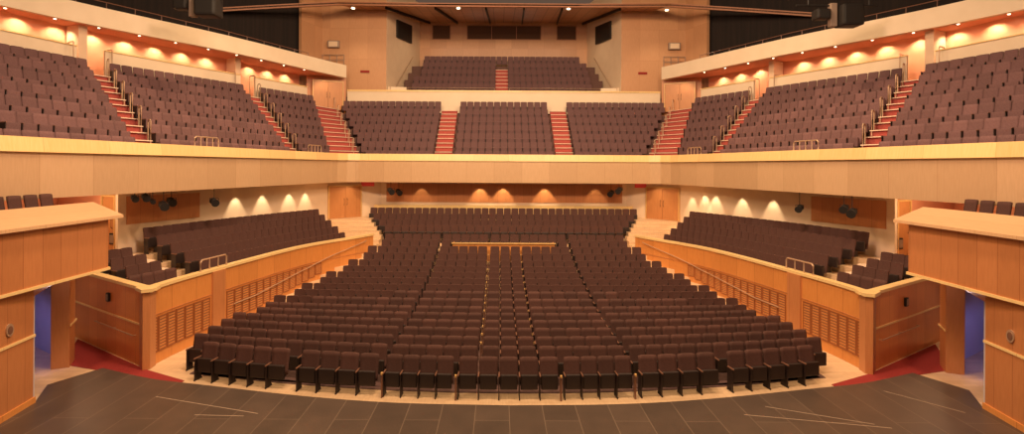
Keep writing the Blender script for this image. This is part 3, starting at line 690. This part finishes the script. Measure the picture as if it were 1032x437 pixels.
# side stalls
for s in (-1, 1):
    for j in range(5):
        a, b = side_row(j); l = math.hypot(b[0]-a[0], b[1]-a[1]); dx, dy = (b[0]-a[0])/l, (b[1]-a[1])/l; n = int(l/.47)
        fx, fy = -dy, dx   # inward normal (right side faces -x)
        ang = facing(fx, fy-.08); bow = .30
        for i in range(n):
            u = (i+.5)/n; x = a[0]+dx*l*u+bow*math.sin(PI*u)*dy; y = a[1]+dy*l*u-bow*math.sin(PI*u)*dx
            stalls.append((s*x, y, SZ[j], s*ang, 'black seat, %s side stalls, %s row above the ledge, %s from its stage end' % (SIDE[s], ordw(j+1), ordw(i+1))))
        p = isect_pw(a, b); ll = math.hypot(a[0]-p[0], a[1]-p[1])-1.05-.25; m = max(0, int(ll/.47+.2)) if j < 4 else 0
        for i in range(m):
            d = 1.05+.25+i*.47; x = a[0]-dx*d; y = a[1]-dy*d
            if x > 16.2: continue
            stalls.append((s*x, y, CZ[j], s*ang, 'black seat in the small %s corner block, %s row up, %s from the steps' % (SIDE[s], ordw(j+1), ordw(i+1))))
# balcony
for s in (-1, 1):
    for bi, (i0, i1) in enumerate(((0, 2), (3, 4), (5, 6))):
        for r in range(7):
            path = brow(r)[i0:i1+1]
            path = path[::-1]   # count from the far (aisle) end
            l = path_len(path)-.1; n = int(l/.545)
            for i in range(n):
                (x, y), (dx, dy) = path_at(path, .1+(i+.5)*l/n)
                nx, ny = (dy, -dx)
                if nx > 0: nx, ny = -nx, -ny
                ang = facing(nx, ny-.08)
                bn = ('nearest block', 'middle block', 'far corner block')[bi]
                balc.append((s*x, y, BZ[r], s*ang, 'plum seat, %s balcony %s, %s row up, %s from the far end' % (SIDE[s], bn, ordw(r+1), ordw(i+1))))
    for r in range(7):
        y = 38.7+.9*r; xo = 9.75+(13.0-9.75)*r/6; n = int((xo-5.05)/.53+.3)
        for i in range(n):
            balc.append((s*(5.32+.53*i), y, BZ[r], 0, 'plum seat, %s rear balcony block, %s row up, %s from the centre aisle' % (SIDE[s], ordw(r+1), ordw(i+1))))
for r in range(7):
    for i in range(13): balc.append((-3.24+.54*i, 38.7+.9*r, BZ[r], 0, 'plum seat, centre balcony block, %s row up, %s from the left' % (ordw(r+1), ordw(i+1))))
for r in range(5):
    n = 14
    for s in (-1, 1):
        for i in range(n):
            x = (-.98-.525*i) if s < 0 else (.68+.525*i)
            if abs(x) > UW[r]-.1: continue
            balc.append((x, UY[r], UZ[r], 0, 'plum seat, upper circle %s half, %s row up, %s from the steps' % (SIDE[s], ordw(r+1), ordw(i+1))))
for i in range(2): balc.append((-.42+.53*i, UY[4], UZ[4], 0, 'plum seat closing the head of the upper circle steps, %s one' % ('left', 'right')[i]))

def inview(p):
    u, v = project(p[0], p[1], p[2]+.9); return -8 < u < 1038 and -12 < v < 445
def plant(places, kind, group, name, lab):
    places = [p for p in places if inview(p)]
    def hidden_key(p): return math.hypot(p[0]-CAMX, p[1])
    places.sort(key=hidden_key)
    own, rest = places[:300], places[300:]
    proto = make_seat(kind, kind+'_seat')
    for i, (x, y, z, rz, label) in enumerate(own):
        o = proto if i == 0 else copy_tree(proto)
        o.location = (x, y, z); o.rotation_euler = (0, 0, rz); tag(o, label, 'theatre seat', group)
        o.scale = (1.03 if kind == 'balcony' else .88 if label.startswith('black') else 1.03 if not ', first' in label[:60] and 'first stalls' not in label else (1.08 if abs(x) < 1.4 else .95 if abs(x) < 3.6 else 1.12), 1, 1)
    if rest: tag(stuff_seats(name, kind, rest, lab), lab, 'theatre seats', group, 'stuff')
plant(stalls, 'stalls', 'dark tip-up seats of the stalls', 'stalls_seats', 'remaining dark brown seats in the rear stalls and side stalls rows')
plant(balc, 'balcony', 'plum tip-up seats of the balcony', 'balcony_seats', 'remaining plum seats on the far balcony and upper circle')

# the side boxes' own seats
for s in (-1, 1):
    proto = make_seat('stalls', 'box_seat')
    for i in range(4):
        o = proto if i == 0 else copy_tree(proto)
        y = 15.75+.58*i; o.location = (s*14.75, y, 4.55); o.rotation_euler = (0, 0, s*facing(-1, -.15)); o.scale = (.8, 1, 1)
        tag(o, 'black seat behind the sloping ledge of the %s side box, %s from the stage end' % (SIDE[s], ordw(i+1)), 'theatre seat', 'seats of the side boxes')

# ------------------------------------------------------------------ sound desk in the rear centre stalls
g = empty('sound_desk', (-.05, 30.75, 1.33))
bm = bmesh.new(); add_wall(bm, [(-2.85, -.35), (2.85, -.35)], 0, .98, .06); add_wall(bm, [(-2.85, -.29), (-2.85, .45)], 0, .98, -.06); add_wall(bm, [(2.85, -.29), (2.85, .45)], 0, .98, .06); link('desk_front', bm, M['maple_low'], g)
bm = bmesh.new(); add_box(bm, -2.9, 2.9, -.42, -.22, .98, 1.03, None, .01); link('desk_rail', bm, M['cap'], g)['label'] = 'pale wooden rail'
bm = bmesh.new(); add_box(bm, -2.7, 2.7, -.15, .42, .70, .76); link('desk_top', bm, M['voidpanel'], g)
tag(g, 'wooden sound desk enclosure with pale rail among the centre stalls rows', 'sound desk')

# short pale posts with aisle lights along the narrow gaps in the stalls
post = None
for xg in (-.885, .875):
    for k in range(3, 16):
        y, z = ROWY[k], ROWZ[k]
        if post is None:
            post = empty('aisle_light', (0, 0, 0)); bm = bmesh.new(); add_box(bm, -.022, .022, -.12, .06, 0, .66, None, .006); link('post', bm, M['armwood'], post)
            bm = bmesh.new(); add_box(bm, -.026, .026, -.14, -.06, .661, .72); link('lens', bm, M['cap'], post); o = post
        else: o = copy_tree(post)
        o.location = (xg, y-.12, z); tag(o, 'slim pale aisle light post in the %s narrow gap, stalls row %s from the stage' % ('left' if xg < 0 else 'right', ordw(k+1)), 'aisle light', 'aisle light posts in the stalls')
for i, xg in enumerate((-3.62, -1.5, 1.48, 3.62)):
    o = copy_tree(post); o.location = (xg, ROWY[0]-.22+SAG[0]*(xg/9.9)**2, 0); tag(o, 'pale end post in a gap of the front stalls row, %s from the left' % ordw(i+1), 'aisle light', 'aisle light posts in the stalls')

# ------------------------------------------------------------------ handrails of the balcony
def hoop(name, loc, rz, w, h, label, group, bars=0, r=.032):
    g = empty(name, loc, rz); bm = bmesh.new()
    add_tube(bm, [(-w/2, 0, 0), (-w/2, 0, h-.08), (-w/2+.08, 0, h), (w/2-.08, 0, h), (w/2, 0, h-.08), (w/2, 0, 0)], r, 6); link('rail', bm, M['metal'], g)
    for b in range(bars):
        x = -w/2+w*(b+1)/(bars+1); bm = bmesh.new(); add_tube(bm, [(x, 0, 0), (x, 0, h-.01)], r*.8, 6); link('post', bm, M['metal'], g)
    for x in (-w/2, w/2):
        bm = bmesh.new(); add_tube(bm, [(x, 0, 0), (x, 0, .02)], .05, 8); link('foot_plate', bm, M['metal'], g)
    tag(g, label, 'handrail', group); return g
for s in (-1, 1):
    for ai, fi in enumerate((3, 5, 7)):
        for r in range(1, 7):
            p = brow(r)[fi]; q = brow(r+.5)[fi]; d = (q[0]-p[0], q[1]-p[1]); side = (-.12 if fi == 7 else -.16)
            nm = ('nearest', 'middle', 'corner')[ai]
            x, y = p
            if fi < 7: x -= -.02; y -= .10
            else: x += .30; y -= .35
            hoop('stair_handrail', (s*x, y, BZ[r]+.33 if False else BZ[r]+.02), math.atan2(d[1], s*d[0]), .34, 1.25, 'bronze hoop handrail beside the %s %s balcony stairs, %s from the bottom' % (SIDE[s], nm, ordw(r)), 'hoop handrails of the balcony stairs')
    for ai, (fi, off) in enumerate(((3, 1.0), (5, .7))):
        y0 = (24.9, 34.0)[ai]; x0 = pl(PARA, y0)+.10; x1 = pl(PARA, y0+.5)+.10; off = 0
        hoop('guard_rail', (s*x0, y0, ZT), math.atan2(.5, s*(x1-x0)), 1.5, .42, 'low bronze guard rail on the %s balcony ledge at the foot of the %s stairs' % (SIDE[s], ('nearest', 'middle')[ai]), 'guard rails at the foot of stairs', 3)
    # guard rails on the side stalls parapet by its steps
    (px, py), (dx, dy) = path_at(POCKET, 3.6)
    hoop('guard_rail', (s*(px+.10), py, 2.6), math.atan2(dy, s*dx), 1.5, .42, 'low bronze guard rail on top of the %s side stalls ledge' % SIDE[s], 'guard rails at the foot of stairs', 2)
    # curved rails at the head of the nearest stairs
    for i, (x, y) in enumerate(((21.55, 27.0), (21.0, 28.9), (17.7, 35.5), (17.1, 37.0))):
        hoop('stair_handrail', (s*x, y, BZ[6]), math.atan2(.6, s*1), .6, 1.9, 'tall bronze rail at the head of %s balcony stairs, %s from the stage' % (SIDE[s], ordw(i+1)), 'tall rails at the stair heads')
    # stair rails up to the upper circle
    g = empty('stair_handrail', (s*8.9, 47, 12.3)); bm = bmesh.new(); pts = [(s*.75, -.6, 1.0), (s*.45, .2, 1.1), (-s*.35, 4.5, 4.6)]
    add_tube(bm, pts, .035, 6); link('rail', bm, M['metal'], g); bm = bmesh.new(); add_tube(bm, [(s*.75, -.6, 0), (s*.75, -.6, 1.0)], .03, 6); link('post', bm, M['metal'], g)
    tag(g, 'bronze handrail climbing the %s edge of the upper circle' % SIDE[s], 'handrail')
g = empty('guard_rail', (0, 47.2, 12.3)); bm = bmesh.new()
for x0, x1 in ((-8.3, -.8), (.5, 8.4)):
    add_tube(bm, [(x0, 0, 0), (x0, 0, 1.1), (x1, 0, 1.1), (x1, 0, 0)], .035, 6)
link('rail', bm, M['metal'], g); tag(g, 'long bronze guard rail before the first row of the upper circle', 'handrail')

# ------------------------------------------------------------------ small equipment
def spotlight(u_x, y, z, aim, label, size=1.0, group='black spotlights under the balcony', drop=.35):
    """black theatre lantern hanging from the soffit"""
    g = empty('spotlight', (u_x, y, z), 0)
    bm = bmesh.new(); add_tube(bm, [(0, 0, .05*size), (0, 0, drop)], .015, 6); link('hanger', bm, M['black'], g)
    bm = bmesh.new(); r = .17*size
    add_tube(bm, [(-r*1.1, 0, -.03), (-r*1.1, 0, r*.9), (r*1.1, 0, r*.9), (r*1.1, 0, -.03)], .014, 6); link('yoke', bm, M['black'], g)
    d = (Vector(aim)-Vector((u_x, y, z))).normalized(); R = d.to_track_quat('Y', 'Z').to_matrix().to_4x4()
    bm = bmesh.new(); prof = [(-.24, .10), (-.20, .14), (-.02, .145), (.02, .12), (.16, .15), (.24, .16)]; rings = []
    for yy_, rr in prof: rings.append([bm.verts.new(R @ Vector((rr*size*math.cos(2*PI*k/12), yy_*size, rr*size*math.sin(2*PI*k/12)))) for k in range(12)])
    for i in range(len(rings)-1):
        for k in range(12): bm.faces.new((rings[i][k], rings[i][(k+1) % 12], rings[i+1][(k+1) % 12], rings[i+1][k]))
    bm.faces.new(rings[0][::-1]); bm.faces.new(rings[-1]); link('body', bm, M['black'], g)
    tag(g, label, 'spotlight', group); return g
def unproj(u, v, y):
    return CAMX+(u-CX)*y/F, y, HC-(v-CV)*y/F
for (u, v, y, lb, sz) in ((136, 202, 21.5, 'small black spotlight nearest the left side door', .8), (147, 201, 22.0, 'black spotlight hanging highest of the four left of centre', .9),
                          (154, 205, 22.4, 'little black spotlight between two larger ones, left side', .6), (165, 209, 22.8, 'black spotlight hanging lowest in the left cluster', 1.1),
                          (173, 205, 24.2, 'black spotlight on the right of the left cluster', 1.1), (216, 205, 25.5, 'black spotlight alone on the lit left wall', 1.1),
                          (394, 193, 37.8, 'black spotlight at the left end of the rear wood wall', 1.3), (402, 194, 38.9, 'second black spotlight at the left end of the rear wood wall', 1.3),
                          (616, 194, 38.9, 'second black spotlight at the right end of the rear wood wall', 1.3), (624, 191, 37.8, 'black spotlight at the right end of the rear wood wall', 1.3),
                          (806, 208, 25.5, 'black spotlight alone on the right wall by the wood panel', 1.0), (851, 208, 22.8, 'left black spotlight of the right pair', 1.0), (859, 212, 22.4, 'right black spotlight of the right pair', 1.1)):
    x, y, z = unproj(u, v, y); spotlight(x, y, z, (x*.5, y-8, z-2.2), lb, sz, drop=max(.1, ZB+.06-z))
def small_box(name, p, dims, rz, m, label, cat, parts=()):
    g = empty(name, p, rz); w, d, h = dims; bm = bmesh.new(); add_box(bm, -w/2, w/2, -d, 0, -h/2, h/2, None, min(w, h)*.08); link('housing', bm, m[0], g)
    bm = bmesh.new(); add_box(bm, -w*.38, w*.38, -d-.012, -d-.001, -h*.36, h*.36); link('face', bm, m[1], g); tag(g, label, cat); return g
for s in (-1, 1):
    d = Vector((PW[1][0]-PW[0][0], PW[1][1]-PW[0][1])).normalized(); q = (PW[0][0]+d.x*2.75, PW[0][1]+d.y*2.75); rz = math.atan2(d.y, s*d.x) if s > 0 else math.atan2(-d.y, d.x)
    small_box('wall_lamp', (s*(q[0]+d.y*.001), q[1]-.01, 1.95), (.20, .08, .30), rz, (M['black'], M['grey']), 'small dark step lamp on the %s reddish side wall' % SIDE[s], 'wall lamp')
    # oval fitting on the panel by the stage
    a, b = (12.62, 12.5), (12.95, 14.85); c = lerp(a, b, .62); rz = math.atan2(-1, 0)+(0)
    g = empty('wall_fitting', (s*(c[0]-.002), c[1], 2.35), -s*PI/2)
    bm = bmesh.new(); add_tube(bm, [(0, 0, 0), (0, -.04, 0)], .11, 20)
    for v in bm.verts: v.co.z *= 1.5
    link('rim', bm, M['metal'], g); bm = bmesh.new(); add_tube(bm, [(0, -.041, 0), (0, -.05, 0)], .07, 20)
    for v in bm.verts: v.co.z *= 1.5
    link('plate', bm, M['armwood'], g); tag(g, 'oval bronze fitting on the %s wood panel beside the stage opening' % SIDE[s], 'wall fitting')
    # black lamp beside the side door
    xx, y_, zz = unproj(114 if s < 0 else 907, 243, 23.15) ; yl = 23.2+(abs(xx)-16.3)*.346
    small_box('wall_lamp', (xx, yl-.02, zz), (.34, .16, .48), -s*-.33, (M['black'], M['grey']), 'black wall lamp beside the %s side door above the corner seats' % SIDE[s], 'wall lamp')
    # exit sign
    xx = -9.75 if s < 0 else 9.85
    g = empty('exit_sign', (xx, 39.0, 5.33)); bm = bmesh.new(); add_box(bm, -.5, .5, -.08, 0, -.17, .17, None, .02); link('housing', bm, M['exit'], g); bm = bmesh.new(); add_tube(bm, [(0, -.04, .17), (0, -.04, .22)], .02, 6); link('hanger', bm, M['black'], g)
    tag(g, 'red lit exit sign over the %s corner doors' % SIDE[s], 'exit sign')
    # dark acoustic panel on the splayed wall, grey cabinet, rail and red sign on the tall wall
    a, b = (9.9, 46.0), (8.2, 53.6); p0, p1 = lerp(a, b, .25), lerp(a, b, .68)
    bm = bmesh.new(); add_wall(bm, mir([(p0[0]-.02, p0[1]), (p1[0]-.02, p1[1])], s), [17.9, 18.1], [19.45, 19.75], s*.15)
    tag(link('acoustic_panel', bm, M['black']), 'black tilted panel on the %s splayed wall by the upper circle' % SIDE[s], 'wall panel')
    small_box('wall_cabinet', (s*14.3, 45.98, 16.8), (1.0, .3, .6), 0, (M['grey'], M['plaster']), 'grey cabinet high on the %s tall veneer wall' % SIDE[s], 'cabinet')
    g = empty('wall_balustrade', (s*14.3, 45.75, 15.2)); bm = bmesh.new()
    for zz in (.25, .7): add_tube(bm, [(-.9, 0, zz), (.9, 0, zz)], .03, 6)
    link('rail', bm, M['grey'], g)
    for xx in (-.9, -.3, .3, .9): bm = bmesh.new(); add_tube(bm, [(xx, 0, -.2), (xx, 0, .7)], .03, 6); link('post', bm, M['grey'], g)
    bm = bmesh.new(); add_box(bm, -.95, .95, -.15, .24, -.3, -.2); link('platform', bm, M['grey'], g)
    tag(g, 'small grey balustrade platform on the %s tall veneer wall' % SIDE[s], 'balustrade')
    g = empty('wall_sign', (s*11.7, 45.98, 14.55)); bm = bmesh.new(); add_box(bm, -.38, .38, -.05, 0, -.09, .09, None, .01); link('plate', bm, M['carpet'], g); tag(g, 'small red sign low on the %s tall veneer wall' % SIDE[s], 'sign')

# downlights: bright dots in the terracotta soffit and the ceiling lip
dl = None
def downlight(x, y, z, label, group, r=.09, power=0, ang=100):
    global dl
    if dl is None:
        dl = empty('downlight', (0, 0, 0)); bm = bmesh.new(); add_tube(bm, [(0, 0, 0), (0, 0, -.05)], .10, 14); link('rim', bm, M['metal'], dl)
        bm = bmesh.new(); add_tube(bm, [(0, 0, -.051), (0, 0, -.07)], .078, 14); link('lamp', bm, M['lens'], dl)['label'] = 'glowing warm lamp'
        o = dl
    else: o = copy_tree(dl)
    o.location = (x, y, z); o.scale = (r/.09,)*3; tag(o, label, 'downlight', group)
    if power: spot((x, y, z-.09*r/.09), (x, y, 0), power, ang, .7, .08)
for s in (-1, 1):
    ufas = [(25.0, 19.0), (22.7, 24.4), (21.0, 28.0), (17.3, 34.2), (13.8, 41.8)]
    up = [(x+.42, y+.2) for x, y in ufas]; n = 13; l = path_len(up)
    for i in range(n):
        (x, y), d = path_at(up, l*(i+.2)/n)
        downlight(s*x, y, 13.75, 'small glowing downlight in the %s terracotta soffit, %s from the stage' % (SIDE[s], ordw(i+1)), 'downlights in the side soffits', .065)
    wl = [(26.2, 16.0), (22.75, 27.9), (18.85, 36.3), (16.0, 42.9)]; n = 17; l = path_len(wl)
    for i in range(n):
        (x, y), d = path_at(wl, l*(i+.2)/n); spot((s*(x-.15), y, 13.72), (s*(x+.1), y+.05, 12), 290, 130, .6, .08, (1.0, 0.72, 0.42))
for i, (u, v) in enumerate(((355, 8), (461, 6), (572, 6), (671, 8))):
    x, y, z = unproj(u, v, 43.1); downlight(x, y, 19.14 if abs(x) > 8 else 19.19, 'bright downlight under the wooden ceiling lip, %s from the left' % ordw(i+1), 'downlights in the ceiling lip', .16, 900, 120)
for i, (x, y) in enumerate(((-6, 49), (0, 49), (6, 49))): spot((x, y, cz(y)-.3), (x, y+1.0, 12), 350, 140, .7, .1)
# wall washers under the balcony
for (u, y0) in ((237, 0), (264, 0), (291, 0), (308, 0), (711, 0), (722, 0), (749, 0), (780, 0), (696, 0)):
    s = -1 if u < 504 else 1; k = (u-CX)/F
    # meet the side wall line
    x1, y1 = s*16.3, 22.9; x2, y2 = s*12.5, 34.2; t = (k*y1+CAMX-x1)/((x2-x1)-k*(y2-y1)); x = x1+(x2-x1)*t; y = y1+(y2-y1)*t
    spot((x-s*.45, y-.15, 5.48), (x-s*.12, y, 3.2), 330, 62, .5, .04, (1.0, 0.76, 0.48))
for u in (425, 484, 507, 549, 600):
    x = CAMX+(u-CX)*39.5/F; spot((x, 38.95, 5.5), (x, 39.5, 3.9), 330 if u in (484, 507, 549) else 110, 70, .5, .04, (1.0, 0.74, 0.44))
for s in (-1, 1):
    point((s*14.0, 31, 5.2), 15, .2, WARM); spot((s*10.3, 37.6, 5.4), (s*10.9, 38.0, 3), 60, 120, .8, .1)
    point((s*17.3, 22.0, 5.1), 130, .15, WARM)  # added fill light without a fitting, brightens the terracotta corner by the side door
    spot((s*14.2, 42.6, 13.6), (s*14.0, 43.5, 11), 90, 130, .8, .1)

# rigging in the dark above the side galleries
def rig(s, x, y, z):
    g = empty('lighting_rig', (x, y, z)); bm = bmesh.new(); add_box(bm, -.16, .16, -.15, .15, -.45, .7, None, .03); link('pylon', bm, M['grey'], g)
    bm = bmesh.new(); add_box(bm, .25, 1.3, -.5, .4, -.45, .6, None, .12); link('motor_case', bm, M['black'], g)
    bm = bmesh.new(); add_box(bm, -.9, -.22, -.3, .3, -.1, .4, None, .1); link('lamp_case', bm, M['black'], g)
    bm = bmesh.new(); add_tube(bm, [(-1.8, 0, .6), (2.2, 0, .6)], .05, 8); link('bar', bm, M['black'], g)
    bm = bmesh.new(); add_tube(bm, [(-1.2, 0, .6), (-1.2, 0, 8.0)], .03, 6); add_tube(bm, [(1.8, 0, .6), (1.8, 0, 8.0)], .03, 6); link('hanging_cable', bm, M['black'], g)
    tag(g, 'black lighting rig with grey pylon hanging above the %s gallery' % SIDE[s], 'lighting rig')
x, y, z = unproj(194, 10, 27.0); rig(-1, x, y, z)
x, y, z = unproj(838, 16, 27.0); rig(1, x, y, z)
for s in (-1, 1):
    g = empty('gallery_railing', (s*17, 38, 14.15)); bm = bmesh.new()
    P = [(22.9, 25.0), (21.6, 28.0), (18.0, 34.4), (14.9, 41.5)]
    for zz in (.5, 1.0): add_tube(bm, [(s*(x-17), y-38, zz) for x, y in P], .025, 6)
    link('rail', bm, M['armwood'], g)
    l = path_len(P)
    for i in range(14):
        (x, y), _ = path_at(P, l*i/13); bm = bmesh.new(); add_tube(bm, [(s*(x-17), y-38, 0), (s*(x-17), y-38, 1.0)], .02, 6); link('post', bm, M['armwood'], g)
    tag(g, 'dark railing along the %s technical gallery in shadow' % SIDE[s], 'railing')

# pale tape lines on the stage mat
for i, (a, b) in enumerate((((-9.9, 15.3), (-6.6, 14.3)), ((-8.2, 14.2), (-6.9, 14.15)), ((7.0, 14.9), (9.3, 13.9)), ((6.2, 14.4), (9.6, 13.7)), ((11.0, 16.0), (12.2, 14.6)))):
    bm = bmesh.new(); add_wall(bm, [a, b], .1005, .102, .025); tag(link('floor_tape', bm, M['tape']), 'thin pale tape line on the dark stage mat, %s from the left' % ordw(i+1), 'tape', 'tape lines on the stage')
